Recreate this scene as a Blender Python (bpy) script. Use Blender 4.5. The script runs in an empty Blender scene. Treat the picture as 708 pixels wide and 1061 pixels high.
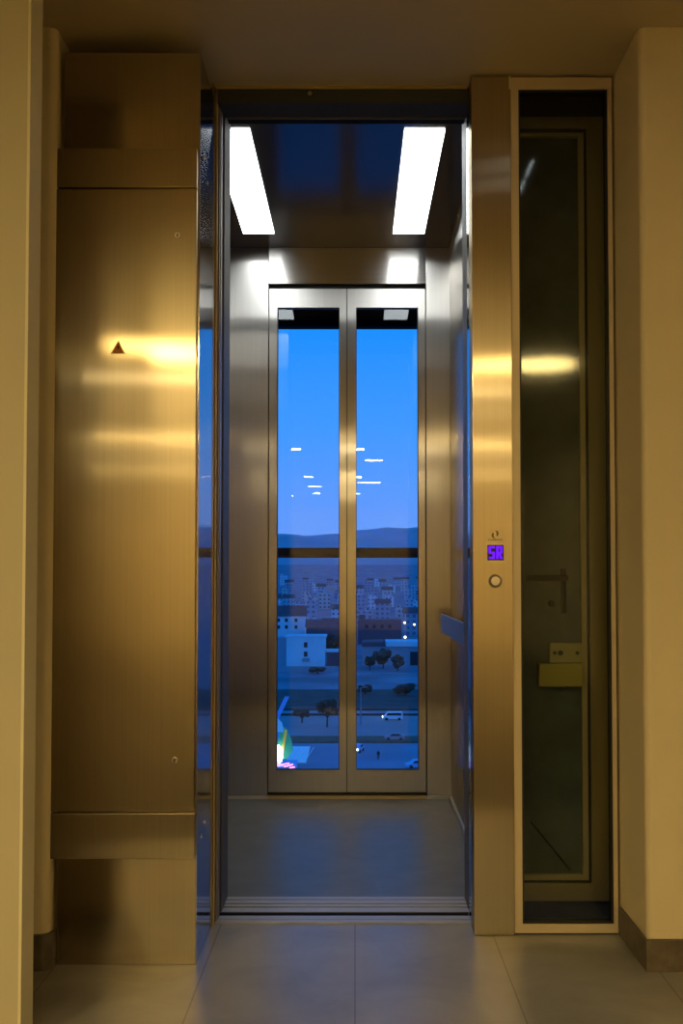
import bpy, bmesh, math, random
from mathutils import Vector, Matrix

random.seed(7)
S = bpy.context.scene
COL = S.collection
K = 1.18            # interior modelling unit -> metres
R = math.radians

# ------------------------------------------------------------------ materials
def new_mat(name):
    m = bpy.data.materials.new(name)
    m.use_nodes = True
    nt = m.node_tree
    return m, nt, nt.nodes['Principled BSDF']

def link(nt, a, b):
    nt.links.new(a, b)

def setin(b, **kw):
    for k, v in kw.items():
        b.inputs[k.replace('_', ' ')].default_value = v

def plain(name, c, rough=.6, metal=0., spec=.5, noise=0., scale=6., emit=None, estr=0.):
    m, nt, b = new_mat(name)
    setin(b, Roughness=rough, Metallic=metal)
    b.inputs['Specular IOR Level'].default_value = spec
    if noise > 0:
        g = nt.nodes.new('ShaderNodeNewGeometry')
        n = nt.nodes.new('ShaderNodeTexNoise'); n.inputs['Scale'].default_value = scale
        n.inputs['Detail'].default_value = 5
        link(nt, g.outputs['Position'], n.inputs['Vector'])
        r = nt.nodes.new('ShaderNodeValToRGB')
        r.color_ramp.elements[0].position = .3; r.color_ramp.elements[1].position = .7
        r.color_ramp.elements[0].color = (*[x * (1 - noise) for x in c], 1)
        r.color_ramp.elements[1].color = (*[min(1, x * (1 + noise)) for x in c], 1)
        link(nt, n.outputs['Fac'], r.inputs['Fac'])
        link(nt, r.outputs['Color'], b.inputs['Base Color'])
    else:
        b.inputs['Base Color'].default_value = (*c, 1)
    if emit:
        b.inputs['Emission Color'].default_value = (*emit, 1)
        b.inputs['Emission Strength'].default_value = estr
    return m

def brushed(name, c, sharp=.16, broad=.36, mix=.45, an=(.80, .45), var=.04, along=(0, .02, 1)):
    """brushed steel: two anisotropic lobes, highlights smear across the brush lines"""
    m, nt, b = new_mat(name)
    nt.nodes.remove(b)
    g = nt.nodes.new('ShaderNodeNewGeometry')
    cr = nt.nodes.new('ShaderNodeVectorMath'); cr.operation = 'CROSS_PRODUCT'
    cr.inputs[1].default_value = along
    nm = nt.nodes.new('ShaderNodeVectorMath'); nm.operation = 'NORMALIZE'
    link(nt, g.outputs['True Normal'], cr.inputs[0])
    link(nt, cr.outputs[0], nm.inputs[0])
    mp = nt.nodes.new('ShaderNodeMapping')
    mp.inputs['Scale'].default_value = (160, 160, 1.2) if along[2] else (1.2, 160, 160)
    link(nt, g.outputs['Position'], mp.inputs['Vector'])
    n = nt.nodes.new('ShaderNodeTexNoise'); n.inputs['Scale'].default_value = 1; n.inputs['Detail'].default_value = 3
    link(nt, mp.outputs[0], n.inputs['Vector'])
    r = nt.nodes.new('ShaderNodeValToRGB')
    r.color_ramp.elements[0].position = .3; r.color_ramp.elements[1].position = .7
    r.color_ramp.elements[0].color = (*[x * (1 - var) for x in c], 1)
    r.color_ramp.elements[1].color = (*[min(1, x * (1 + var)) for x in c], 1)
    link(nt, n.outputs['Fac'], r.inputs['Fac'])
    gl = []
    for rough, a in ((sharp, an[0]), (broad, an[1])):
        q = nt.nodes.new('ShaderNodeBsdfAnisotropic'); q.distribution = 'GGX' if rough == sharp else 'BECKMANN'
        q.inputs['Roughness'].default_value = rough; q.inputs['Anisotropy'].default_value = -a
        link(nt, nm.outputs[0], q.inputs['Tangent']); link(nt, r.outputs['Color'], q.inputs['Color'])
        gl.append(q)
    mx = nt.nodes.new('ShaderNodeMixShader'); mx.inputs['Fac'].default_value = mix
    link(nt, gl[0].outputs[0], mx.inputs[1]); link(nt, gl[1].outputs[0], mx.inputs[2])
    link(nt, mx.outputs[0], nt.nodes['Material Output'].inputs['Surface'])
    return m

def glass(name, tint, boost=1.0, gcol=(1, 1, 1), rough=0.0, ior=1.5):
    """thin pane: fresnel mirror over a tinted clear layer"""
    m, nt, b = new_mat(name)
    nt.nodes.remove(b)
    out = nt.nodes['Material Output']
    t = nt.nodes.new('ShaderNodeBsdfTransparent'); t.inputs['Color'].default_value = (*tint, 1)
    g = nt.nodes.new('ShaderNodeBsdfGlossy'); g.inputs['Roughness'].default_value = rough
    g.inputs['Color'].default_value = (*gcol, 1)
    f = nt.nodes.new('ShaderNodeFresnel'); f.inputs['IOR'].default_value = ior
    mu = nt.nodes.new('ShaderNodeMath'); mu.operation = 'MULTIPLY'; mu.inputs[1].default_value = boost
    mu.use_clamp = True
    mx = nt.nodes.new('ShaderNodeMixShader')
    link(nt, f.outputs[0], mu.inputs[0]); link(nt, mu.outputs[0], mx.inputs['Fac'])
    link(nt, t.outputs[0], mx.inputs[1]); link(nt, g.outputs[0], mx.inputs[2])
    link(nt, mx.outputs[0], out.inputs['Surface'])
    return m

def emitter(name, c, s):
    m, nt, b = new_mat(name)
    nt.nodes.remove(b)
    e = nt.nodes.new('ShaderNodeEmission')
    e.inputs['Color'].default_value = (*c, 1); e.inputs['Strength'].default_value = s
    link(nt, e.outputs[0], nt.nodes['Material Output'].inputs['Surface'])
    return m

def plaster(name, c, bump=.15):
    m, nt, b = new_mat(name)
    setin(b, Roughness=.55)
    b.inputs['Specular IOR Level'].default_value = .35
    g = nt.nodes.new('ShaderNodeNewGeometry')
    n = nt.nodes.new('ShaderNodeTexNoise'); n.inputs['Scale'].default_value = 2.2; n.inputs['Detail'].default_value = 6
    link(nt, g.outputs['Position'], n.inputs['Vector'])
    r = nt.nodes.new('ShaderNodeValToRGB')
    r.color_ramp.elements[0].position = .25; r.color_ramp.elements[1].position = .75
    r.color_ramp.elements[0].color = (*[x * .9 for x in c], 1); r.color_ramp.elements[1].color = (*c, 1)
    link(nt, n.outputs['Fac'], r.inputs['Fac']); link(nt, r.outputs['Color'], b.inputs['Base Color'])
    n2 = nt.nodes.new('ShaderNodeTexNoise'); n2.inputs['Scale'].default_value = 90; n2.inputs['Detail'].default_value = 3
    link(nt, g.outputs['Position'], n2.inputs['Vector'])
    bp = nt.nodes.new('ShaderNodeBump'); bp.inputs['Strength'].default_value = bump; bp.inputs['Distance'].default_value = .004
    link(nt, n2.outputs['Fac'], bp.inputs['Height']); link(nt, bp.outputs[0], b.inputs['Normal'])
    return m

def tiles(name):
    m, nt, b = new_mat(name)
    setin(b, Roughness=.32)
    g = nt.nodes.new('ShaderNodeNewGeometry')
    mp = nt.nodes.new('ShaderNodeMapping'); mp.inputs['Location'].default_value = (0, -.504, 0)
    link(nt, g.outputs['Position'], mp.inputs['Vector'])
    br = nt.nodes.new('ShaderNodeTexBrick'); br.offset = 0.; br.squash = 1.
    br.inputs['Scale'].default_value = 1.; br.inputs['Mortar Size'].default_value = .0022
    br.inputs['Mortar Smooth'].default_value = .1
    br.inputs['Brick Width'].default_value = .336 * K; br.inputs['Row Height'].default_value = .9
    br.inputs['Color1'].default_value = (.275, .275, .275, 1); br.inputs['Color2'].default_value = (.29, .288, .285, 1)
    br.inputs['Mortar'].default_value = (.16, .15, .14, 1)
    link(nt, mp.outputs[0], br.inputs['Vector'])
    n = nt.nodes.new('ShaderNodeTexNoise'); n.inputs['Scale'].default_value = 3.2; n.inputs['Detail'].default_value = 8
    n.inputs['Roughness'].default_value = .62; n.inputs['Distortion'].default_value = .6
    link(nt, g.outputs['Position'], n.inputs['Vector'])
    r = nt.nodes.new('ShaderNodeValToRGB')
    r.color_ramp.elements[0].position = .3; r.color_ramp.elements[1].position = .72
    r.color_ramp.elements[0].color = (.72, .71, .70, 1); r.color_ramp.elements[1].color = (1.12, 1.1, 1.08, 1)
    link(nt, n.outputs['Fac'], r.inputs['Fac'])
    mx = nt.nodes.new('ShaderNodeMix'); mx.data_type = 'RGBA'; mx.blend_type = 'MULTIPLY'
    mx.inputs['Factor'].default_value = 1.
    link(nt, br.outputs['Color'], mx.inputs[6]); link(nt, r.outputs['Color'], mx.inputs[7])
    link(nt, mx.outputs[2], b.inputs['Base Color'])
    return m

def facade(name, wall, win, w=3.2, h=3.0, frac=.5):
    """far facades: rows of small dark windows from object-space grid"""
    m, nt, b = new_mat(name)
    setin(b, Roughness=.8)
    g = nt.nodes.new('ShaderNodeTexCoord')
    sp = nt.nodes.new('ShaderNodeSeparateXYZ'); link(nt, g.outputs['Object'], sp.inputs[0])
    ad = nt.nodes.new('ShaderNodeMath'); ad.operation = 'ADD'
    link(nt, sp.outputs[0], ad.inputs[0]); link(nt, sp.outputs[1], ad.inputs[1])
    def cell(src, per, lo, hi):
        d = nt.nodes.new('ShaderNodeMath'); d.operation = 'DIVIDE'; d.inputs[1].default_value = per
        f = nt.nodes.new('ShaderNodeMath'); f.operation = 'FRACT'
        a = nt.nodes.new('ShaderNodeMath'); a.operation = 'GREATER_THAN'; a.inputs[1].default_value = lo
        c = nt.nodes.new('ShaderNodeMath'); c.operation = 'LESS_THAN'; c.inputs[1].default_value = hi
        p = nt.nodes.new('ShaderNodeMath'); p.operation = 'MULTIPLY'
        link(nt, src, d.inputs[0]); link(nt, d.outputs[0], f.inputs[0])
        link(nt, f.outputs[0], a.inputs[0]); link(nt, f.outputs[0], c.inputs[0])
        link(nt, a.outputs[0], p.inputs[0]); link(nt, c.outputs[0], p.inputs[1])
        return p.outputs[0]
    p = nt.nodes.new('ShaderNodeMath'); p.operation = 'MULTIPLY'
    link(nt, cell(ad.outputs[0], w, .5 - frac / 2, .5 + frac / 2), p.inputs[0])
    link(nt, cell(sp.outputs[2], h, .28, .8), p.inputs[1])
    mx = nt.nodes.new('ShaderNodeMix'); mx.data_type = 'RGBA'
    mx.inputs[6].default_value = (*wall, 1); mx.inputs[7].default_value = (*win, 1)
    link(nt, p.outputs[0], mx.inputs['Factor']); link(nt, mx.outputs[2], b.inputs['Base Color'])
    return m

M = dict(
    wall=plaster('cream_plaster', (.74, .64, .44)),
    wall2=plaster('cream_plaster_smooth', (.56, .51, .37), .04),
    edge=plaster('edge_painted_lit', (.80, .74, .54), .02),  # paler than the wall, light on the edge put into its colour
    ceil=plaster('ceiling_paint', (.62, .52, .34), .05),
    tile=tiles('grey_floor_tile'),
    skirt=plain('brown_stone_skirting', (.11, .088, .065), .45, noise=.3, scale=30),
    grout=plain('dark_gap', (.012, .012, .012), .9),
    steel=brushed('brushed_steel_lobby', (.60, .505, .35), .17, .36),
    steel_col=brushed('smooth_steel_column', (.54, .455, .32), .13, .20, .4, (.15, .15), along=(0, .02, 1)),
    steel_car=brushed('brushed_steel_car', (.58, .55, .51), .15, .30, .30, (.74, .36)),
    steel_cross=brushed('brushed_steel_transom', (.58, .55, .51), .15, .30, .30, (.74, .36), along=(1, .02, .0)),
    steel_edge=brushed('polished_steel_jamb', (.62, .61, .60), .09, .20, .25, (.5, .3)),
    steel_dark=plain('dark_steel_header', (.040, .042, .045), .7, spec=.2),
    beam=plain('black_beam', (.010, .010, .011), .8, spec=.1),
    mirror=plain('mirror_steel_ceiling', (.17, .155, .145), .19, metal=1.),
    alu=plain('aluminium_sill', (.44, .43, .42), .46, metal=.55),
    champ=plain('champagne_aluminium', (.62, .52, .36), .45, metal=.35),
    gold=plain('brass_coloured_trim', (.55, .42, .2), .4, metal=.6),
    black=plain('black_rubber', (.008, .008, .008), .5),
    vinyl=plain('blue_grey_vinyl', (.115, .125, .13), .38, spec=.22, noise=.12, scale=9),
    led=emitter('light_diffuser', (.92, .98, 1.0), 7.5),
    pane=glass('clear_glass', (.92, .95, .98), .75),
    tint=glass('smoked_glass', (.74, .76, .68), .55, rough=.06),
    dark=plain('dark_inner_panel', (.085, .115, .15), .5, noise=.25, scale=14),
    inner_pane=glass('inner_smoked_glass', (.55, .57, .55), 1.2),
    shaft=plain('shaft_wall_dark', (.03, .03, .03), .8),
    purple=emitter('purple_digits', (.17, .012, 1.0), 1.15),
    lcd=plain('display_black', (.004, .002, .012), .2),
    orange=plain('warning_orange', (.80, .27, .012), .5),
    ink=plain('dark_ink', (.03, .02, .008), .5),
    beigebox=plain('cream_plastic', (.50, .46, .25), .45),
    box2=plain('yellowish_plastic', (.55, .47, .13), .45),
    handle=plain('black_lever', (.004, .004, .004), .85, spec=.05),
    jamb=plain('dull_jamb_steel', (.16, .145, .13), .55, metal=.7),
    stile=plain('dull_inner_stile', (.52, .42, .26), .38, metal=.6),
    satin=plain('satin_steel', (.30, .28, .25), .42, metal=.85),
    carpet=plain('added_dark_carpet', (.045, .036, .026), .95, noise=.3, scale=40),  # for the added dark floor behind the camera
    shine=plain('shiny_steel', (.75, .72, .66), .18, metal=1.),
    slit=emitter('leaking_light', (.75, .9, 1.0), 1.6),
)

# ------------------------------------------------------------------ mesh helper
class MB:
    def __init__(s):
        s.bm = bmesh.new()
    def box(s, x0, x1, y0, y1, z0, z1, bev=0.):
        vs = [s.bm.verts.new(p) for p in ((x0, y0, z0), (x1, y0, z0), (x1, y1, z0), (x0, y1, z0),
                                          (x0, y0, z1), (x1, y0, z1), (x1, y1, z1), (x0, y1, z1))]
        fs = [s.bm.faces.new([vs[i] for i in q]) for q in
              ((3, 2, 1, 0), (4, 5, 6, 7), (0, 1, 5, 4), (1, 2, 6, 5), (2, 3, 7, 6), (3, 0, 4, 7))]
        if bev > 0:
            es = list({e for f in fs for e in f.edges})
            bmesh.ops.bevel(s.bm, geom=es, offset=bev, segments=2, affect='EDGES', profile=.6)
        return s
    def quad(s, pts):
        s.bm.faces.new([s.bm.verts.new(p) for p in pts]); return s
    def prism(s, pts, axis, a, b):
        """polygon in the plane normal to axis, swept from a to b"""
        def mk(p, t):
            return {'x': (t, p[0], p[1]), 'y': (p[0], t, p[1]), 'z': (p[0], p[1], t)}[axis]
        A = [s.bm.verts.new(mk(p, a)) for p in pts]; B = [s.bm.verts.new(mk(p, b)) for p in pts]
        n = len(pts)
        s.bm.faces.new(A); s.bm.faces.new(B[::-1])
        for i in range(n):
            s.bm.faces.new([A[i], B[i], B[(i + 1) % n], A[(i + 1) % n]])
        return s
    def tube(s, p0, p1, r0, r1=None, n=16):
        r1 = r0 if r1 is None else r1
        p0, p1 = Vector(p0), Vector(p1)
        d = (p1 - p0); q = d.to_track_quat('Z', 'Y')
        ra, rb = [], []
        for i in range(n):
            a = 2 * math.pi * i / n
            v = q @ Vector((math.cos(a), math.sin(a), 0))
            ra.append(s.bm.verts.new(p0 + v * r0)); rb.append(s.bm.verts.new(p1 + v * r1))
        s.bm.faces.new(ra[::-1]); s.bm.faces.new(rb)
        for i in range(n):
            s.bm.faces.new([ra[i], ra[(i + 1) % n], rb[(i + 1) % n], rb[i]])
        return s
    def frame(s, x0, x1, z0, z1, ix0, ix1, iz0, iz1, y0, y1):
        """rectangular frame facing -y with a rectangular hole"""
        s.box(x0, ix0, y0, y1, z0, z1); s.box(ix1, x1, y0, y1, z0, z1)
        s.box(ix0, ix1, y0, y1, z0, iz0); s.box(ix0, ix1, y0, y1, iz1, z1)
        return s
    def blob(s, c, r, sub=2, jit=.18):
        ret = bmesh.ops.create_icosphere(s.bm, subdivisions=sub, radius=1)
        for v in ret['verts']:
            k = 1 + random.uniform(-jit, jit)
            v.co = Vector((c[0] + v.co.x * r[0] * k, c[1] + v.co.y * r[1] * k, c[2] + v.co.z * r[2] * k))
        return s
    def build(s, name, mat, parent=None, scale=None, smooth=False):
        k = K if scale is None else scale
        # keep the mesh around its own base centre
        vs = [v.co for v in s.bm.verts]
        for v in s.bm.verts:
            v.co *= k
        lo = Vector([min(v[i] for v in vs) for i in range(3)]); hi = Vector([max(v[i] for v in vs) for i in range(3)])
        org = Vector(((lo.x + hi.x) / 2, (lo.y + hi.y) / 2, lo.z))
        for v in s.bm.verts:
            v.co -= org
        bmesh.ops.recalc_face_normals(s.bm, faces=s.bm.faces)
        me = bpy.data.meshes.new(name)
        s.bm.to_mesh(me); s.bm.free()
        if smooth:
            for p in me.polygons:
                p.use_smooth = True
        me.materials.append(mat)
        o = bpy.data.objects.new(name, me); COL.objects.link(o)
        o.location = org
        if parent:
            o.parent = parent
            pw = Vector((0, 0, 0)); q = parent
            while q:
                pw += q.location; q = q.parent
            o.location = org - pw
        return o

def empty(name, label, cat, loc, group=None, k=None):
    o = bpy.data.objects.new(name, None); COL.objects.link(o)
    o.empty_display_size = .1
    o.location = Vector(loc) * (K if k is None else k)
    tag(o, label, cat, group)
    return o

def tag(o, label=None, cat=None, group=None, kind=None):
    if label: o['label'] = label
    if cat: o['category'] = cat
    if group: o['group'] = group
    if kind: o['kind'] = kind
    return o

def struct(o, label=None, cat=None):
    return tag(o, label, cat, kind='structure')

def text_mesh(txt, name, size, loc, mat, parent, k=K, extrude=.0006, bold=.0):
    """flat lettering facing -y, centred on loc (interior units)"""
    cu = bpy.data.curves.new('tmp', 'FONT'); cu.body = txt; cu.size = size; cu.align_x = 'CENTER'; cu.align_y = 'CENTER'
    cu.extrude = extrude; cu.offset = bold
    t = bpy.data.objects.new('tmp', cu); COL.objects.link(t)
    bpy.context.view_layer.update()
    me = bpy.data.meshes.new_from_object(t.evaluated_get(bpy.context.evaluated_depsgraph_get()))
    bpy.data.objects.remove(t); bpy.data.curves.remove(cu)
    me.transform(Matrix.Rotation(R(90), 4, 'X'))
    me.name = name
    me.materials.clear(); me.materials.append(mat)
    o = bpy.data.objects.new(name, me); COL.objects.link(o)
    o.parent = parent
    pw = Vector((0, 0, 0)); q = parent
    while q:
        pw += q.location; q = q.parent
    o.location = Vector(loc) * k - pw
    return o

# ------------------------------------------------------------------ lobby shell
CZ = 2.126
LX, LY = 2.0, -9.0
struct(MB().box(-LX, LX, LY, 2.715, -.12, 0).build('floor', M['tile']), 'grey stone tiled lobby floor in front of the elevator', 'floor')
struct(MB().box(-LX, LX, LY, 1.25, 0, .004).build('floor_added_carpet', M['carpet']), 'unseen dark carpet added on the lobby floor to darken reflections', 'floor')  # added out of view to darken the lower steel reflections
struct(MB().box(-LX, LX, LY, 2.70, CZ, CZ + .1).build('ceiling', M['ceil']), 'cream painted lobby ceiling above the elevator', 'ceiling')
# near partition end on the left with its edge strip coloured paler as if lit
wl = MB().box(-LX, -.622, 2.0, 2.07, 0, CZ).build('wall_left', M['wall2'])
struct(wl, 'cream wall end nearest the camera at the left edge', 'wall')
struct(MB().box(-.622, -.6165, 1.998, 2.072, 0, CZ).build('trim_2', M['edge']), 'edge strip on the wall end at the left, coloured as if lit', 'trim')
# pillar behind it, rounded corner
pts = [(-LX, 2.40), (-.70, 2.40)]
for i in range(7):
    a = R(-90 + 15 * i); pts.append((-.70 + .018 * math.cos(a), 2.418 + .018 * math.sin(a)))
pts += [(-.682, 2.72), (-LX, 2.72)]
struct(MB().prism(pts, 'z', 0, CZ).build('wall_front_left', M['wall']), 'cream wall strip left of the steel cabinet', 'wall')
bp = [(-LX, 2.39), (-.70, 2.39)]
for i in range(7):
    a = R(-90 + 15 * i); bp.append((-.70 + .028 * math.cos(a), 2.418 + .028 * math.sin(a)))
bp += [(-.672, 2.426), (-.682, 2.426)]
for i in range(7):
    a = R(0 - 15 * i); bp.append((-.70 + .0175 * math.cos(a), 2.418 + .0175 * math.sin(a)))
bp += [(-LX, 2.3995)]
struct(MB().prism(bp, 'z', 0, .078).build('baseboard_left', M['skirt']), 'brown stone skirting at the foot of the left wall strip', 'baseboard')
# right return + face
pts = [(LX, 2.40)]
pts += [(.665, 2.40)]
for i in range(6):
    a = R(-90 - 18 * i); pts.append((.665 + .016 * math.cos(a), 2.416 + .016 * math.sin(a)))
pts += [(.649, 2.75), (LX, 2.75)]
struct(MB().prism(pts, 'z', 0, CZ).build('wall_right', M['wall']), 'cream plastered wall corner right of the narrow window', 'wall')
bb = [(LX, 2.385), (.643, 2.385), (.643, 2.628), (.6485, 2.628), (.6485, 2.3995), (LX, 2.3995)]
struct(MB().prism(bb, 'z', 0, .068).build('baseboard_right', M['skirt']), 'brown stone skirting wrapping the right wall corner', 'baseboard')
# the rest of the lobby that the steel and the glass mirror
struct(MB().box(-LX - .1, -LX, LY, 2.75, 0, CZ).build('wall_side_left', M['wall']), 'cream side wall of the lobby on the far left', 'wall')
struct(MB().box(LX, LX + .1, LY, 2.75, 0, CZ).build('wall_side_right', M['wall']), 'cream side wall of the lobby on the far right', 'wall')
struct(MB().box(-LX - .1, LX + .1, LY - .1, LY, 0, CZ).build('wall_back', M['wall']), 'cream wall at the far end of the lobby behind the camera', 'wall')

# ------------------------------------------------------------------ steel control cabinet (left)
cab = empty('control_cabinet', 'tall brushed steel cabinet with orange warning triangle, left of the elevator opening', 'cabinet', (-.516, 2.56, 0))
MB().box(-.672, -.3585, 2.43, 2.655, 0, 2.082, .0015).build('column', M['steel_col'], cab)
MB().box(-.3588, -.3572, 2.432, 2.6555, 0, 2.082).build('side_panel', M['steel_edge'], cab)
MB().box(-.3605, -.3575, 2.66, 2.705, 0, 2.118).build('side_strip', M['steel_edge'], cab)
MB().box(-.682, -.3615, 2.414, 2.429, 1.761, 1.851, .0012).build('upper_strip', M['steel'], cab)
dr = MB().box(-.685, -.3615, 2.414, 2.429, .345, 1.757, .0012).build('door', M['steel'], cab)
MB().box(-.682, -.3595, 2.412, 2.429, .240, .341, .0012).build('lower_strip', M['steel'], cab)
for z in (1.649, .459):
    lk = MB().tube((-.405, 2.4142, z), (-.405, 2.4105, z), .0075, .007).build('door_lock', M['shine'], dr)
    MB().box(-.4062, -.4038, 2.4098, 2.4106, z - .004, z + .004).build('keyhole', M['ink'], lk)
for y, z in ((2.50, 1.862), (2.555, 1.823), (2.50, .268), (2.555, .288)):
    MB().tube((-.3575, y, z), (-.3545, y, z), .006, .0045).build('rivet', M['shine'], cab)
sg = MB().prism([(-.5555, 1.3775), (-.5225, 1.3775), (-.539, 1.408)], 'y', 2.4130, 2.4142).build('warning_sign', M['ink'], dr)
sg['label'] = 'orange warning triangle with a dark border'
MB().prism([(-.5530, 1.3790), (-.5250, 1.3790), (-.539, 1.4055)], 'y', 2.4122, 2.4131).build('sign_face', M['orange'], sg)
MB().prism([(-.5380, 1.399), (-.5418, 1.3900), (-.5392, 1.3903), (-.5402, 1.3825), (-.5365, 1.3922), (-.5388, 1.3918), (-.5362, 1.397)], 'y', 2.4116, 2.4123).build('lightning_bolt', M['ink'], sg)

# ------------------------------------------------------------------ landing door frame
fr = empty('elevator_door_frame', 'slim steel frame and dark header around the open elevator entrance', 'door frame', (-.035, 2.72, 0))
MB().box(-.3565, -.3525, 2.7055, 2.712, 0, 2.118).build('jamb_trim', M['gold'], fr)
jl = MB()
jl.box(-.3520, -.3490, 2.722, 2.765, 0, 2.083); jl.box(-.3490, -.3470, 2.735, 2.765, 0, 2.083)
jl.build('jamb', M['satin'], fr)
MB().box(.2925, .2960, 2.705, 2.765, 0, 2.083).build('jamb', M['steel_edge'], fr)
MB().box(-.3565, .2870, 2.690, 2.78, 2.1185, 2.1255).build('header_trim', M['gold'], fr)
hd = MB().box(-.3520, .2922, 2.695, 2.78, 2.0835, 2.118).build('header', M['steel_dark'], fr)
MB().tube((-.116, 2.6952, 2.107), (-.116, 2.692, 2.107), .006).build('screw', M['shine'], hd)
ls = MB()
ls.box(-.3525, .2935, 2.7155, 2.737, -.02, .0035); ls.box(-.3525, .2935, 2.741, 2.768, -.02, .0035)
ls.build('landing_sill', M['alu'], fr)
MB().box(-.3520, .2930, 2.737, 2.741, -.02, -.004).build('sill_groove', M['grout'], fr)

# ------------------------------------------------------------------ call panel post (right)
cp = empty('call_panel', 'narrow brushed steel post with purple SR display and call button', 'call panel', (.339, 2.66, 0))
MB().box(.290, .3885, 2.625, 2.694, 0.001, 2.1185, .0015).build('post', M['steel'], cp)
dsp = MB().box(.3255, .3652, 2.6235, 2.6252, .9115, .9492).build('display', M['lcd'], cp)
dsp['label'] = 'black display with purple letters SR'
dg = MB()
def bar(x0, x1, z0, z1):
    dg.box(.3255 + x0, .3255 + x1, 2.6228, 2.6236, .9115 + z0, .9115 + z1, .0012)
# S
bar(.003, .0180, .0290, .0350); bar(.0025, .0085, .0170, .0340); bar(.003, .0180, .0158, .0212)
bar(.0125, .0185, .0030, .0205); bar(.0030, .0180, .0028, .0084)
# R
bar(.0212, .0272, .0028, .0350); bar(.0215, .0365, .0292, .0350); bar(.0310, .0370, .0185, .0345); bar(.0215, .0362, .0150, .0205)
dg.prism([(.3255 + .0270, .9115 + .0160), (.3255 + .0330, .9115 + .0160), (.3255 + .0378, .9115 + .0028), (.3255 + .0312, .9115 + .0028)], 'y', 2.6228, 2.6236)
dg.build('digits', M['purple'], dsp)
em = MB()
def cres(cx, cz, a0, a1):
    n = 14; po, pi_ = [], []
    for i in range(n + 1):
        t = i / n; a = R(a0 + (a1 - a0) * t); th = .0008 + .0048 * math.sin(math.pi * min(1, t * 1.1)) ** .7 if t < .9 else .0008
        ro = .0082 + .0012 * math.cos(2 * (a - R(55)))
        po.append((cx + ro * math.cos(a), cz + ro * math.sin(a)))
        pi_.append((cx + (ro - th) * math.cos(a), cz + (ro - th) * math.sin(a)))
    for i in range(n):
        em.prism([po[i], po[i + 1], pi_[i + 1], pi_[i]], 'y', 2.6240, 2.6252)
cres(.3450, .9755, -55, 100); cres(.3440, .9745, 125, 280)
em.build('emblem', M['ink'], cp)
text_mesh('KLEEMANN', 'wordmark', .0068 * K, (.3450, 2.6246, .9615), M['ink'], cp, bold=.0001)
bt = MB().tube((.3445, 2.6252, .8605), (.3445, 2.6215, .8605), .0165, .0155, 32).build('call_button', M['jamb'], cp)
MB().tube((.3445, 2.6222, .8605), (.3445, 2.6190, .8605), .0120, .0108, 32).build('button_cap', M['shine'], bt)

# ------------------------------------------------------------------ narrow smoked side window (right)
w1 = MB().frame(.3890, .6420, .004, 2.1195, .4085, .6310, .026, 2.089, 2.632, 2.668).build('window_1', M['champ'])
struct(w1, 'tall narrow smoked glass side window in a champagne frame', 'window')
MB().frame(.4085, .6310, .026, 2.089, .4130, .6265, .0305, 2.0845, 2.634, 2.660).build('gasket', M['black'], w1)
MB().box(.4130, .6265, 2.646, 2.650, .0305, 2.0845).build('pane', M['tint'], w1)
MB().box(.3835, .3885, 2.622, 2.64, 2.086, 2.1195).build('corner_clip', M['champ'], w1)
# the second, inner glazed frame behind it
w2 = MB().frame(.408, .662, .034, 2.089, .412, .6135, .079, 2.058, 2.79, 2.82).build('window_2', M['stile'])
struct(w2, 'inner steel framed dark panel seen through the smoked side window', 'window')
MB().frame(.412, .6135, .079, 2.058, .412, .6070, .0845, 2.050, 2.796, 2.818).build('gasket', M['black'], w2)
MB().frame(.412, .6070, .0845, 2.050, .412, .5930, .0985, 2.040, 2.800, 2.818).build('bead', M['champ'], w2)
MB().box(.408, .5930, 2.814, 2.817, .0985, 2.040).build('inner_panel', M['dark'], w2)
hl = MB()
hl.box(.541, .5545, 2.806, 2.8138, .775, .892, .002)
hl.tube((.5477, 2.808, .868), (.5477, 2.780, .868), .008)
hl.box(.446, .553, 2.776, 2.784, .861, .875, .002)
hl.tube((.515, 2.8138, .800), (.515, 2.802, .800), .0085)
tag(hl.build('lever_handle', M['handle']), 'black lever handle on a long backplate behind the smoked side window', 'door handle')
so = empty('socket_box', 'small cream socket box above the yellowish box behind the side window', 'socket', (.555, 2.805, .6465))
MB().box(.509, .597, 2.800, 2.8138, .6465, .698, .003).build('housing', M['beigebox'], so)
for x in (.522, .537, .581):
    MB().tube((x, 2.8002, .672), (x, 2.7985, .672), .005 if x != .537 else .007).build('socket_hole', M['black'], so)
ju = empty('junction_box', 'yellowish plastic box under the cream socket box behind the side window', 'box', (.54, 2.80, .585))
MB().box(.478, .594, 2.785, 2.8138, .585, .645, .004).build('housing', M['box2'], ju)
MB().tube((.551, 2.8, .586), (.551, 2.8, .577), .004).build('cable_gland', M['shine'], ju)
cb = MB()
pp = [(.458, 2.8125, .232), (.485, 2.810, .200), (.520, 2.8085, .158), (.560, 2.8085, .108)]
for a, b in zip(pp, pp[1:]):
    cb.tube(a, b, .0022, n=8)
tag(cb.build('cable', M['black']), 'thin black cable slanting across the foot of the dark inner panel', 'cable')
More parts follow.
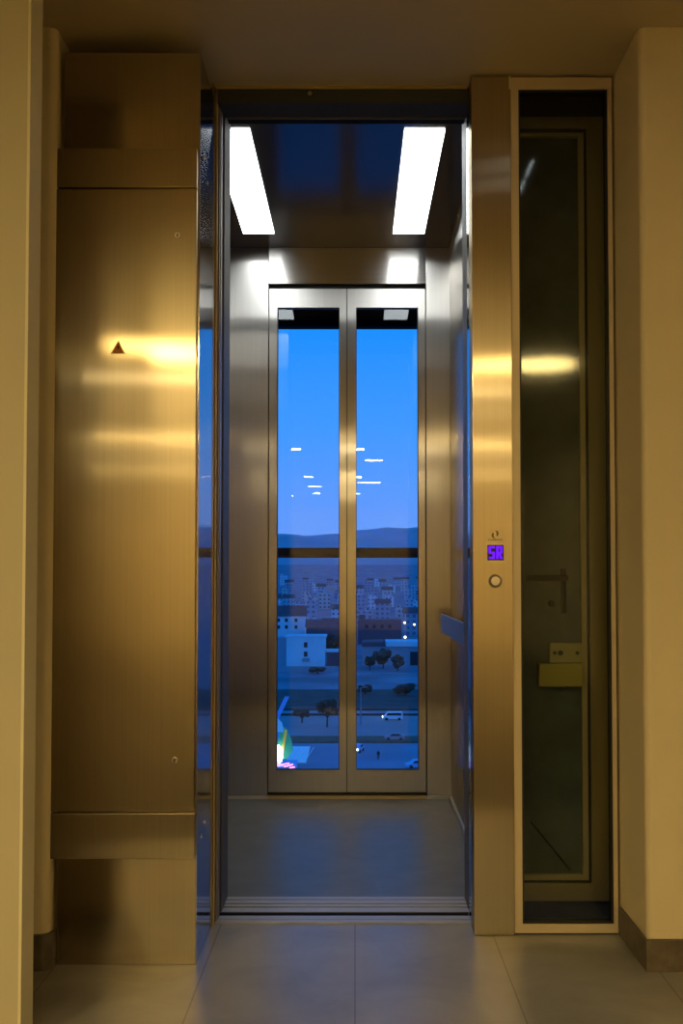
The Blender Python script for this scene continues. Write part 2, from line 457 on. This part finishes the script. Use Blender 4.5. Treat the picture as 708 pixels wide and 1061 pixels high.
# shaft around it, closing the building
for nm, a in (('wall_shaft_right', (.70, .80, 2.72, 4.6, -.3, 2.5)), ('wall_shaft_left', (-1.1, -.70, 2.72, 4.6, -.3, 2.5)),
              ('wall_shaft_back_right', (.40, .80, 4.45, 4.5, -.3, 2.5)), ('wall_shaft_back_left', (-1.1, -.66, 4.45, 4.5, -.3, 2.5)),
              ('wall_shaft_inner', (.412, .70, 2.83, 2.86, -.3, 2.5))):
    struct(MB().box(*a).build(nm, M['shaft']), 'dark elevator shaft wall hidden beside the car', 'wall')
struct(MB().box(-1.1, .80, 2.715, 4.7, -.36, -.3).build('floor_shaft', M['shaft']), 'dark bottom of the elevator shaft', 'floor')
struct(MB().box(-1.1, .80, 2.70, 4.7, 2.5, 2.55).build('ceiling_shaft', M['shaft']), 'dark top of the elevator shaft', 'ceiling')
struct(MB().box(-LX, LX, 2.70, 2.72, 2.1265, 2.52).build('wall_above_door', M['shaft']), 'wall over the elevator entrance', 'wall')
struct(MB().box(-.70, -.36, 2.708, 2.72, 0, 2.126).build('wall_front', M['shaft']), 'wall behind the steel cabinet', 'wall')

# ------------------------------------------------------------------ elevator car
car = empty('elevator_car', 'open elevator car of brushed steel with glazed rear doors and two ceiling lights', 'elevator', (-.12, 3.5, 0))
XL, XR, YF, YB, HZ = -.62, .377, 2.93, 4.215, 2.182
MB().box(XL, XR, YF, YB, -.03, .002).build('car_floor', M['vinyl'], car)
cs = MB()
for a, b in ((2.800, 2.833), (2.846, 2.862), (2.873, 2.900), (2.908, 2.930)):
    cs.box(-.349, .2965, a, b, -.02, .0035)
cs.build('car_sill', M['alu'], car)
MB().box(-.349, .2925, 2.782, 2.7995, -.02, .002).build('sill_gap_shade', M['beam'], car)  # black strip placed as the shade in the gap between sills
MB().box(-.349, .2965, 2.795, 2.93, -.03, -.008).build('sill_groove', M['grout'], car)
MB().box(XL - .03, XR + .03, YF, YB + .05, HZ, HZ + .03).build('car_ceiling', M['mirror'], car)
MB().box(XL - .03, XL, 2.90, YB + .05, -.03, HZ).build('side_wall', M['steel_car'], car)
MB().box(XR, XR + .03, 2.90, YB + .05, -.03, HZ).build('side_wall', M['steel_car'], car)
MB().box(XL, -.349, 2.88, 2.915, -.03, HZ).build('front_return', M['steel_car'], car)
MB().box(.3025, XR, 2.88, 2.915, -.03, HZ).build('front_return', M['steel_car'], car)
MB().box(-.349, -.346, 2.80, 2.93, 0.004, 2.16).build('car_jamb', M['jamb'], car)
MB().box(.2975, .3025, 2.80, 2.93, 0.004, 2.16).build('car_jamb', M['jamb'], car)
MB().box(-.346, .2975, 2.84, 2.885, 2.1105, 2.30).build('car_header', M['beam'], car)
MB().box(-.346, .2975, 2.838, 2.8405, 2.104, 2.1105).build('header_lip', M['gold'], car)
MB().box(XL, -.3445, YB, YB + .03, .012, HZ, .001).build('rear_panel', M['steel_car'], car)
MB().box(.2825, XR, YB, YB + .03, .012, HZ, .001).build('rear_panel', M['steel_car'], car)
MB().box(-.3440, .2820, YB, YB + .03, 2.037, HZ, .001).build('transom_panel', M['steel_cross'], car)
MB().box(-.3440, .2820, YB + .02, YB + .045, 2.020, 2.037).build('door_gap', M['grout'], car)
for q in ((XL, -.3445, YB - .006, YB), (.2825, XR, YB - .006, YB), (XR - .008, XR, YF, YB - .006), (XL, XL + .008, YF, YB - .006)):
    MB().box(*q, .002, .014).build('skirting_strip', M['alu'], car)
MB().box(-.344, .282, YB, YB + .05, -.01, .0135).build('door_sill', M['gold'], car)
MB().box(XR - .004, XR, YF, YB, HZ - .012, HZ).build('ceiling_strip', M['shine'], car)
for x0, x1, g0, g1 in ((-.3410, -.0335, -.3095, -.0615), (-.0300, .2790, .0040, .2515)):
    d = MB().frame(x0, x1, .027, 2.019, g0, g1, .113, 1.944, YB + .008, YB + .036).build('rear_door', M['steel_car'], car)
    MB().frame(g0, g1, .113, 1.944, g0 + .0025, g1 - .0025, .1155, 1.9415, YB + .011, YB + .034).build('gasket', M['black'], d)
    MB().box(g0 + .0025, g1 - .0025, YB + .020, YB + .024, .1155, 1.9415).build('pane', M['pane'], d)
for a in ((-.352, -.333, .0, 2.03), (.272, .291, .0, 2.03), (-.040, -.0235, .0, 2.03), (-.352, .291, .0, .034)):
    MB().box(a[0], a[1], YB + .037, YB + .046, a[2], a[3]).build('seam_light_block', M['black'], car)  # added black strips behind the seams, blocking sky light
hr = MB().box(.3200, .3270, 2.97, 4.00, .667, .735, .0015).build('handrail', M['satin'], car)
for y in (3.12, 3.75):
    MB().box(.3270, XR, y - .02, y + .02, .688, .712).build('handrail_bracket', M['steel_edge'], hr)
for x0, x1 in ((-.426, -.308), (.145, .264)):
    l = MB().box(x0, x1, 3.085, 4.03, HZ - .004, HZ - .0005).build('ceiling_light', M['led'], car)
    l['label'] = 'glowing white rectangular ceiling light'
# leak of car light beside the car, seen through the smoked window
# frame outside the rear doors: header, rail, side posts
of = empty('outer_shaft_frame', 'dark frame behind the rear glass doors with a rail across the view', 'frame', (-.03, 4.7, -.3))
MB().box(-.70, .70, 4.66, 4.72, 1.972, 2.5).build('header_beam', M['beam'], of)
MB().box(-.70, .70, 4.66, 4.70, .955, .998).build('cross_rail', M['beam'], of)

# ------------------------------------------------------------------ view outside (true metres)
CAMZ = .87 * K
G = -32.0
def EX(px, Y): return (px - 368) / 1107 * Y
def terr(Y):
    if Y < 430: return G
    if Y < 1400: return G + (Y - 430) / 970 * 22
    return G + 22 + (Y - 1400) / 1100 * 40
X = dict(
    ground=plain('dusk_ground', (.20, .24, .27), .9, noise=.35, scale=.05),
    lot=plain('car_park_asphalt', (.17, .29, .36), .75, noise=.18, scale=.06),
    road=plain('road_asphalt', (.30, .31, .30), .8, noise=.1, scale=.1),
    verge=plain('verge_grass', (.10, .10, .05), .9, noise=.3, scale=.3),
    kerb=plain('kerb_stone', (.05, .05, .05), .8),
    bush=plain('dark_scrub', (.06, .065, .05), .9, noise=.4, scale=.2),
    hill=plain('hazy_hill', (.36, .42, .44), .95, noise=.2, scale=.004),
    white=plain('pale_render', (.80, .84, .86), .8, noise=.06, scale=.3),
    white2=plain('grey_or_shaded_render', (.36, .38, .42), .8),
    roofred=plain('red_roof', (.15, .085, .09), .8, noise=.2, scale=.5),
    roofpale=plain('pale_roof', (.75, .78, .8), .6),
    brown=plain('brown_wall', (.10, .095, .12), .85),
    pane=plain('dark_window', (.015, .02, .03), .25),
    trunk=plain('tree_bark', (.04, .032, .025), .9),
    leaf=plain('dark_foliage', (.035, .045, .03), .9, noise=.5, scale=.6),
    leaf2=plain('brown_foliage', (.06, .065, .045), .9, noise=.4, scale=.6),
    pole=plain('pole_metal', (.28, .28, .28), .5),
    carw=plain('white_car_paint', (.85, .88, .9), .3),
    carb=plain('blue_car_paint', (.18, .50, .75), .3),
    tyre=plain('tyre', (.02, .02, .02), .8),
    head=emitter('headlight', (1, .95, .85), 9),
    warm=emitter('street_glow', (1, .72, .32), 7),
    red=emitter('red_glow', (1, .12, .2), .9),
    green=plain('ride_green', (.03, .42, .22), .5, emit=(.02, .35, .2), estr=.22),
    yellow=plain('ride_yellow', (.7, .55, .06), .5, emit=(.6, .45, .05), estr=.3),
    blue=plain('ride_blue', (.05, .2, .6), .5, emit=(.03, .18, .6), estr=.35),
    cyan=plain('ride_cyan', (.25, .6, .8), .5, emit=(.1, .4, .6), estr=.3),
    pink=emitter('pink_neon', (1, .25, .5), 3.2),
    glow=emitter('white_bulbs', (1, .98, .92), 4.5),
    stripe=plain('white_paint_line', (.75, .78, .8), .6),
    cloth=plain('dark_clothes', (.02, .022, .03), .8),
    skin=plain('skin', (.45, .28, .2), .6),
    fac=[facade('facade_pale', (.75, .78, .82), (.22, .26, .31)), facade('facade_grey', (.52, .55, .60), (.2, .23, .28)),  # window tones kept near the wall tones as painted distance haze
         facade('facade_warm', (.66, .58, .55), (.2, .21, .24)), facade('facade_dim', (.38, .42, .50), (.17, .19, .24))],
)
def EB(mb, name, mat, parent=None, smooth=False):
    return mb.build(name, mat, parent, scale=1, smooth=smooth)

# terrain: one surface rising towards the hills
tm = MB()
ys = [6, 60, 140, 200, 260, 320, 380, 430, 600, 800, 1000, 1200, 1400, 1700, 2000, 2300, 2500]
xs = [-1500, -900, -500, -250, -100, -40, 0, 40, 100, 250, 500, 900, 1500]
gv = [[tm.bm.verts.new((x, y, terr(y))) for x in xs] for y in ys]
for j in range(len(ys) - 1):
    for i in range(len(xs) - 1):
        tm.bm.faces.new([gv[j][i], gv[j][i + 1], gv[j + 1][i + 1], gv[j + 1][i]])
struct(EB(tm, 'ground', X['ground']), 'dark blue dusk ground of the town far below', 'ground')
hm = MB()
def ridge(px):
    return 549 - 4.0 * math.tanh((px - 385) / 22.) + 1.6 * math.sin((px + 4) / 16.) + .5 * math.sin(px / 5.)
pxs = list(range(-60, 800, 10))
prof = [(0, 0), (.25, .42), (.55, .8), (.8, .97), (1, 1), (1.4, .9)]
hv = []
for px in pxs:
    row = []
    zt = CAMZ + (598 - ridge(px)) / 1107 * 3300
    z0 = terr(2500)
    for t, k in prof:
        Y = 2480 + 820 * t
        row.append(hm.bm.verts.new((EX(px, 3300), Y, z0 - 4 + (zt - z0) * k)))
    hv.append(row)
for j in range(len(hv) - 1):
    for i in range(len(prof) - 1):
        hm.bm.faces.new([hv[j][i], hv[j + 1][i], hv[j + 1][i + 1], hv[j][i + 1]])
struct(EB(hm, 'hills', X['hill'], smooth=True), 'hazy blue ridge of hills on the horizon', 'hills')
def slab(name, y0, y1, z, mat, lab, cat='ground', x0=-160, x1=160):
    return struct(EB(MB().box(x0, x1, y0, y1, G - .2, G + z), name, mat), lab, cat)
slab('car_park', 120, 213, .05, X['lot'], 'blue-lit open car park at the foot of the building', 'car park')
slab('verge', 214, 222, .25, X['verge'], 'dark planted verge between car park and road', 'verge')
slab('road', 223, 263, .08, X['road'], 'two-way asphalt road crossing the view', 'road')
slab('trim_1', 255.5, 256.2, .55, X['kerb'], 'dark low kerb wall along the road', 'kerb')
slab('embankment', 266, 312, .4, X['bush'], 'dark scrubby strip beyond the road', 'ground')

# --- buildings
def building(name, lab, cat, px0, px1, Y, ztop, depth, mat, roof=None, group=None, rz=1.2, base=None):
    z0 = (terr(Y) if base is None else base) - .5
    x0, x1 = EX(px0, Y), EX(px1, Y)
    b = empty(name, lab, cat, ((x0 + x1) / 2, Y + depth / 2, z0), group, k=1)
    EB(MB().box(x0, x1, Y, Y + depth, z0, ztop), 'wall', mat, b)
    if roof == 'flat':
        EB(MB().box(x0 - .5, x1 + .5, Y - .5, Y + depth + .5, ztop, ztop + .7), 'roof', X['roofpale'], b)
    elif roof == 'parapet':
        EB(MB().box(x0 + .6, x0 + 3.4, Y + 2, Y + 5, ztop, ztop + 2.2), 'stair_head', mat, b)
    elif roof:
        EB(MB().prism([(Y - .7, ztop), (Y + depth + .7, ztop), (Y + depth / 2, ztop + rz)], 'x', x0 - .7, x1 + .7), 'roof', roof, b)
    return b
def ZY(py, Y): return CAMZ + (598 - py) / 1107 * Y
def win(b, px, py, Y, w, h, mat=None):
    x, z = EX(px, Y), ZY(py, Y)
    EB(MB().box(x - w / 2, x + w / 2, Y - .12, Y + .05, z - h / 2, z + h / 2), 'window', mat or X['pane'], b)

# white house with two stacked windows
wb = building('house', 'white two storey house with two dark windows one above the other, through the left glass', 'house', 297, 337, 395, ZY(660.5, 395), 12, X['white'], 'flat')
win(wb, 317, 668, 395, 1.3, 1.9); win(wb, 317, 677.5, 395, 1.3, 1.9)
EB(MB().box(EX(313.5, 395), EX(321, 395), 393.6, 395, ZY(685, 395), ZY(681.5, 395)), 'balcony', X['white2'], wb)
EB(MB().box(EX(281, 395), EX(297, 395), 396.5, 406, G - .5, ZY(661, 395)), 'side_wing', X['white2'], wb)  # darker render paints the shadow side of the house
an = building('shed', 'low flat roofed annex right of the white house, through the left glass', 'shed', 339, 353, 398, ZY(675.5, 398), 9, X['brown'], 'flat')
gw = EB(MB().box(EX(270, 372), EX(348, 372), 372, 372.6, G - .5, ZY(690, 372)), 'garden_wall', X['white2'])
tag(gw, 'long low pale garden wall in front of the white house', 'wall')
# red roofed house
rb = building('house', 'pale house with dark red roof and rows of small windows above the white house', 'house', 280, 316, 470, ZY(638.5, 470), 11, X['white'], X['roofred'], rz=4.6)
for px in (289, 297, 307): win(rb, px, 642.5, 470, 1.25, 1.5)
for px in (289, 297, 307): win(rb, px, 649.5, 470, 1.25, 1.5)
EB(MB().box(EX(310, 474), EX(313.5, 474), 474, 475.3, ZY(638, 474), ZY(628, 474)), 'chimney', plain('red_chimney', (.35, .05, .08), .8), rb)
bw = building('house', 'dark brown low house between the red roof and the door stile, left glass', 'house', 318, 356, 455, ZY(650, 455), 12, X['brown'], X['roofred'], rz=3.2)
# right side
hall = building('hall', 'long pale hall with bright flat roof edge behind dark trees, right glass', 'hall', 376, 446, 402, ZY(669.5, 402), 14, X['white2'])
EB(MB().box(EX(400, 402), EX(447, 402), 401, 417, ZY(669.5, 402), ZY(664.5, 402)), 'roof', X['roofpale'], hall)
EB(MB().prism([(EX(375, 402), ZY(669.5, 402)), (EX(400, 402), ZY(669.5, 402)), (EX(398, 402), ZY(664.2, 402)), (EX(376, 402), ZY(665, 402))], 'y', 401.2, 416), 'gable_roof', X['brown'], hall)
EB(MB().box(EX(425, 402), EX(440, 402), 401.8, 402.1, G, ZY(675, 402)), 'window', X['pane'], hall)
db = building('apartment_block', 'dark brown block behind the long pale hall, right glass', 'building', 371, 416, 500, ZY(642, 500), 15, X['brown'], 'parapet')
for px in (380, 388, 396, 404): win(db, px, 649, 500, 1.4, 1.6)
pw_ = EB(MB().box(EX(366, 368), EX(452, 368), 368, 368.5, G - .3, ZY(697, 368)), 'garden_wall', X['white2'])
tag(pw_, 'low pale wall in front of the dark trees, right glass', 'wall')

# far town, every building on its own
kinds = [('small flat roofed building in the distant town below the hills', 'flat roofed houses of the far town', 'parapet'),
         ('small red roofed house in the distant town below the hills', 'red roofed houses of the far town', 'red')]
rnd = random.Random(21)
slots = []
for Y, n in ((560, 9), (680, 11), (820, 12), (980, 13), (1160, 13), (1360, 14)):
    for i in range(n):
        px = 262 + (460 - 262) * (i + rnd.uniform(.1, .9)) / n
        wpx = rnd.uniform(8, 15) * 560 / Y * 1.25
        hgt = rnd.uniform(5.5, 11.5) * (1.25 if rnd.random() < .25 else 1)
        Yj = Y + (-28, 0, 28)[i % 3] + rnd.uniform(-6, 6)
        if Y == 560 and 316 < px < 352: hgt = 7
        k = 1 if rnd.random() < .3 else 0
        m = X['fac'][rnd.choice((0, 0, 1, 1, 2, 3))]
        lab, grp, rf = kinds[k]
        building('far_house', lab, 'house', px - wpx / 2, px + wpx / 2, Yj, terr(Yj) + hgt, rnd.uniform(9, 14), m,
                 X['roofred'] if rf == 'red' else 'parapet', grp, rz=3.)

# --- trees
def crown(mb, c, r, n, rr):
    for i in range(n):
        a = rr.uniform(0, 6.28); q = rr.random() ** .5; zz = rr.uniform(-.7, .8)
        k = rr.uniform(.28, .5)
        mb.blob((c[0] + math.cos(a) * q * r[0] * .75, c[1] + math.sin(a) * q * r[1] * .75, c[2] + zz * r[2] * .7),
                (r[0] * k, r[1] * k, r[2] * k), 2, .25)
def tree(lab, px, Y, pyb, pyt, wpx, mat, seed, trunk=.35, group=None):
    rr = random.Random(seed)
    x = EX(px, Y); z0 = G if pyb is None else ZY(pyb, Y); zt = ZY(pyt, Y); h = zt - z0
    t = empty('tree', lab, 'tree', (x, Y, z0), group, k=1)
    tk = MB(); tk.tube((x, Y, z0 - .2), (x + .1, Y, z0 + h * trunk), .22, .16, 10)
    for k in range(4):
        a = k * 1.6; tk.tube((x + .1, Y, z0 + h * trunk), (x + math.cos(a) * wpx * .07, Y + math.sin(a) * 1.2, z0 + h * .7), .12, .05, 8)
    EB(tk, 'trunk', X['trunk'], t)
    c = MB(); crown(c, (x, Y, z0 + h * (trunk + 1) / 2), (wpx * Y / 1107 / 2, wpx * Y / 1107 / 2, h * (1 - trunk) / 2), 16, rr)
    EB(c, 'crown', mat, t)
    return t
tree('street tree with bare trunk nearest the center door stile, left glass', 339, 236, 758, 722, 24, X['leaf'], 1, .42)
tree('smaller street tree left of the other one beside the road, left glass', 313, 243, 752, 733, 17, X['leaf'], 2, .45)
tree('tall dark tree in front of the pale hall, right glass', 397, 388, None, 671, 20, X['leaf2'], 3, .15)
tree('round dark tree left of the tall one before the hall', 383, 380, None, 679, 12, X['leaf'], 4, .15)
tree('spreading tree right of the tall one before the hall', 412, 378, None, 678, 15, X['leaf2'], 5, .15)
tree('dark tree behind the annex at the right of the left glass', 345, 425, None, 655, 16, X['leaf'], 6, .2)
tree('low bushy tree at the foot of the white house', 329, 366, None, 690, 20, X['leaf2'], 7, .12)
tree('low dark tree on the scrubby strip, right glass', 378, 300, None, 708, 16, X['leaf'], 8, .2)
tree('broad dark tree on the scrubby strip, near the right frame', 420, 296, None, 706, 26, X['leaf'], 9, .15)

# --- lamps and poles
def lamp_post(lab, px, Y, zb, zt, glow=True, group=None, r=.09):
    x = EX(px, Y)
    t = empty('street_lamp', lab, 'street lamp', (x, Y, zb), group, k=1)
    EB(MB().tube((x, Y, zb), (x, Y, zt), r, r * .7, 10).tube((x, Y, zt - .1), (x + 1.1, Y, zt + .15), r * .5, n=8), 'pole', X['pole'], t)
    EB(MB().box(x + .7, x + 1.5, Y - .2, Y + .2, zt + .05, zt + .25), 'lamp_head', X['pole'], t)
    if glow:
        EB(MB().blob((x + 1.1, Y - .2, zt), (.5, .5, .5), 2, 0), 'bulb', X['warm'], t)
lamp_post('thin pale pole rising beside the road just right of the door stile', 374, 240, G, ZY(712, 240), False, r=.16)
lamp_post('glowing street lamp nearer the right frame, behind the hall', 427, 520, terr(520), ZY(647, 520))
lamp_post('glowing street lamp behind the hall, left of the other', 417, 525, terr(525), ZY(645, 525))
lamp_post('car lights just above the hall roof, given as a low lamp post', 417, 430, terr(430), ZY(660, 430))  # lamp post stands in for car lights here

# --- vehicles
def vehicle(name, lab, x, y, rz, body, prof, roof, w, L, heads=True, cat='car'):
    t = empty(name, lab, cat, (x, y, G + .06), None, k=1)
    t.rotation_euler.z = rz
    def add(mb, nm, mat, par):
        # built around origin, then moved under parent
        bm = mb.bm
        bmesh.ops.recalc_face_normals(bm, faces=bm.faces)
        me = bpy.data.meshes.new(nm); bm.to_mesh(me); bm.free(); me.materials.append(mat)
        o = bpy.data.objects.new(nm, me); COL.objects.link(o); o.parent = par
        return o
    bd = add(MB().prism(prof, 'y', -w / 2, w / 2), 'body', body, t)
    add(MB().prism(roof, 'y', -w / 2 - .02, w / 2 + .02), 'side_window', X['pane'], bd)
    fx = roof[0][0]; tx = roof[-1][0]
    for sx in (-L * .31, L * .31):
        for sy in (-w / 2, w / 2):
            add(MB().tube((sx, sy - .1, .33), (sx, sy + .1, .33), .33, n=20), 'wheel', X['tyre'], t)
    if heads:
        for sy in (-w * .36, w * .36):
            add(MB().blob((-L / 2 - .02, sy, .75), (.1, .2, .16), 2, 0), 'headlight', X['head'], t)
    return t
van_p = [(-2.3, .3), (-2.35, .85), (-1.9, 1.05), (-1.35, 1.85), (2.2, 1.9), (2.35, 1.0), (2.3, .3)]
van_r = [(-1.55, 1.12), (-1.2, 1.68), (1.9, 1.70), (1.95, 1.12)]
vehicle('van', 'white van with lit headlight driving left on the road', EX(407, 248), 248, 0, X['carw'], van_p, van_r, 1.8, 4.7, cat='van')
car_p = [(-2.0, .3), (-2.05, .75), (-1.15, .92), (-.6, 1.42), (.9, 1.45), (1.6, .98), (2.05, .9), (2.05, .3)]
car_r = [(-1.0, .94), (-.52, 1.34), (.82, 1.36), (1.35, .96)]
vehicle('parked_car', 'pale blue car facing the camera beside the door stile', EX(370, 203), 203, R(75), X['carb'], car_p, car_r, 1.75, 4.1)
vehicle('parked_car', 'light blue car at the bottom right corner of the right glass', EX(432, 186), 186, R(10), X['carb'], car_p, car_r, 1.75, 4.1, False)
vehicle('parked_car', 'dim grey car standing beside the verge, right glass', EX(409, 216), 217.5, 0, X['white2'], car_p, car_r, 1.75, 4.1, False)

# --- person crossing the car park
def person(x, y, z):
    me = bpy.data.meshes.new('person')
    V = [(0, 0, .95), (0, 0, 1.2), (0, 0, 1.42), (0, 0, 1.52), (0, 0, 1.64), (0, 0, 1.74),
         (-.19, 0, 1.40), (-.25, .02, 1.12), (-.24, -.06, .86), (.19, 0, 1.40), (.25, -.02, 1.12), (.24, -.1, .88),
         (-.1, 0, .90), (-.11, -.12, .5), (-.11, -.04, .08), (-.11, -.18, .04), (.1, 0, .90), (.11, .1, .5), (.11, .22, .1), (.11, .1, .04)]
    Rr = [.15, .14, .15, .06, .10, .07, .075, .055, .04, .075, .055, .04, .10, .075, .05, .04, .10, .075, .05, .04]
    Ed = [(0, 1), (1, 2), (2, 3), (3, 4), (4, 5), (2, 6), (6, 7), (7, 8), (2, 9), (9, 10), (10, 11), (0, 12), (12, 13), (13, 14), (14, 15), (0, 16), (16, 17), (17, 18), (18, 19)]
    me.from_pydata(V, Ed, []); o = bpy.data.objects.new('person', me); COL.objects.link(o)
    sm = o.modifiers.new('skin', 'SKIN')
    for i, v in enumerate(me.skin_vertices[0].data):
        v.radius = (Rr[i], Rr[i]); v.use_root = (i == 0)
    ss = o.modifiers.new('sub', 'SUBSURF'); ss.levels = 1; ss.render_levels = 1
    me.materials.append(X['cloth'])
    o.location = (x, y, z)
    return tag(o, 'person in dark clothes walking across the car park, right glass', 'person')
person(EX(392, 194), 194, G + .05)

# --- fairground ride with coloured lights, cut by the left glass edge
rx, ry = EX(286, 184), 184.
fd = empty('fairground_ride', 'brightly lit fairground ride in green, yellow and blue at the lower left', 'fairground ride', (rx, ry, G), k=1)
EB(MB().box(rx - 5, rx + 3.6, ry - 3, ry + 4, G, G + 1.1), 'platform', X['blue'], fd)
gp = MB().prism([(rx - 3.8, G + 2.0), (rx + 2.0, G + 2.0), (rx + 3.0, G + 3.4), (rx + 2.7, G + 5.2), (rx + 1.6, G + 7.2), (rx - 2.8, G + 8.2)], 'y', ry - .5, ry + .7)
EB(gp, 'backdrop', X['green'], fd)
for i, (dx, mt) in enumerate(((-1.6, 'yellow'), (-.2, 'blue'), (1.1, 'yellow'))):
    xx = rx + dx
    EB(MB().prism([(xx - .35, G + 2.0), (xx + .15, G + 2.0), (xx + 1.0, G + 7.0), (xx + .55, G + 7.0)], 'y', ry - .75, ry - .5), 'slat', X[mt], fd)
EB(MB().prism([(rx - 2.8, G + 6.8), (rx + 1.5, G + 6.6), (rx + 1.2, G + 8.2), (rx + .2, G + 9.2), (rx - 2.6, G + 9.0)], 'y', ry - .9, ry - .7), 'crest', X['cyan'], fd)
EB(MB().prism([(rx - .2, G + 8.8), (rx + .6, G + 8.8), (rx + 2.4, G + 12.6), (rx + 1.6, G + 12.6)], 'y', ry - .6, ry - .2), 'swing_arm', X['blue'], fd)
EB(MB().blob((rx + .5, ry - 1.4, G + 2.9), (.95, .5, 1.6), 3, .1), 'bulb_cluster', X['glow'], fd)
nt_ = MB()
for a, b in (((-3, 1.3), (.9, 2.0)), ((-.3, 1.2), (2.6, 1.75)), ((1.7, 1.15), (3.2, 1.55)), ((2.6, .95), (3.5, 1.1)), ((.3, 1.85), (1.5, 1.35))):
    nt_.tube((rx + a[0], ry - 3.1, G + a[1]), (rx + b[0], ry - 3.1, G + b[1]), .11, n=8)
EB(nt_, 'neon_tube', X['pink'], fd)
EB(MB().box(rx - 5, rx + 2.4, ry - 3.15, ry - 3.0, G + .15, G + .45), 'edge_strip', X['red'], fd)
# striped ramp beside it
rp = EB(MB().box(EX(300, 200), EX(320, 200), 191, 208, G + .05, G + .3), 'ramp', X['cyan'])
rp = tag(rp, 'pale blue low ramp with white lines right of the fairground ride', 'ramp')
for i in range(5):
    xx = EX(302, 200) + i * .75
    EB(MB().prism([(xx, 192), (xx + .18, 192), (xx + 1.1, 207), (xx + .9, 207)], 'z', G + .3, G + .33), 'painted_line', X['stripe'], rp)

# ------------------------------------------------------------------ lights
def area(name, x, y, z, sx, sy, power, color, shape='RECTANGLE', spread=180):
    l = bpy.data.lights.new(name, 'AREA'); l.shape = shape; l.size = sx * K; l.size_y = sy * K
    l.energy = power; l.color = color; l.spread = R(spread)
    o = bpy.data.objects.new(name, l); COL.objects.link(o)
    o.location = (x * K, y * K, z * K)
    return o
WARM = (1.0, .72, .27)
for x, e_ in ((-.95, 28), (1.10, 32), (-1.75, 84)):  # last one is an added fill lamp for the right wall return
    area('lobby_or_fill_light', x, -.95, CZ - .01, .40, .40, e_, WARM, 'DISK')
for y in (-4.8, -7.9):
    for x in (-1.1, 1.1):
        area('lobby_or_fill_light', x, y, CZ - .01, .30, .30, 30, WARM, 'DISK')
SPOT = (1, .80, .42)
for y in (-1.9, -4.8, -7.4):
    for x in (-.58, .03):
        area('lobby_spot', x, y, CZ - .01, .11, .09, 11, SPOT, 'DISK')
for x, y in ((.20, -2.9), (.12, -5.6), (.26, -5.6), (-.55, -6.2)):
    area('lobby_spot', x, y, CZ - .01, .20, .16, 5, SPOT, 'DISK')

for y in (1.90, 2.06):
    area('ceiling_slit', .535, y, CZ - .004, .008, .13, .035, (.8, .92, 1))

# dusk sky
w = bpy.data.worlds.new('dusk'); S.world = w; w.use_nodes = True
nt = w.node_tree; bg = nt.nodes['Background']
tc = nt.nodes.new('ShaderNodeTexCoord'); sp = nt.nodes.new('ShaderNodeSeparateXYZ')
rmp = nt.nodes.new('ShaderNodeValToRGB')
nt.links.new(tc.outputs['Generated'], sp.inputs[0]); nt.links.new(sp.outputs[2], rmp.inputs['Fac'])
e = rmp.color_ramp.elements
e[0].position = 0.; e[0].color = (.135, .31, .86, 1)
e[1].position = 1.; e[1].color = (.01, .12, .55, 1)
for p, c in ((.06, (.115, .315, .90)), (.14, (.05, .31, .97)), (.25, (.004, .265, .98))):
    n = e.new(p); n.color = (*c, 1)
nt.links.new(rmp.outputs['Color'], bg.inputs['Color']); bg.inputs['Strength'].default_value = 1.2

# ------------------------------------------------------------------ camera
cd = bpy.data.cameras.new('camera'); cam = bpy.data.objects.new('camera', cd); COL.objects.link(cam)
cd.sensor_fit = 'VERTICAL'; cd.sensor_height = 36; cd.lens = 1107 * 36 / 1061
cd.shift_x = -14 / 1061; cd.shift_y = 29.6 / 1061
cd.clip_start = .05; cd.clip_end = 8000
cam.location = (0, 0, CAMZ); cam.rotation_euler = (R(91.96), 0, 0)
S.camera = cam
S.view_settings.view_transform = 'Standard'
S.view_settings.look = 'None'
S.cycles.use_denoising = True
S.cycles.max_bounces = 10
S.cycles.transparent_max_bounces = 16
S.cycles.sample_clamp_indirect = 6
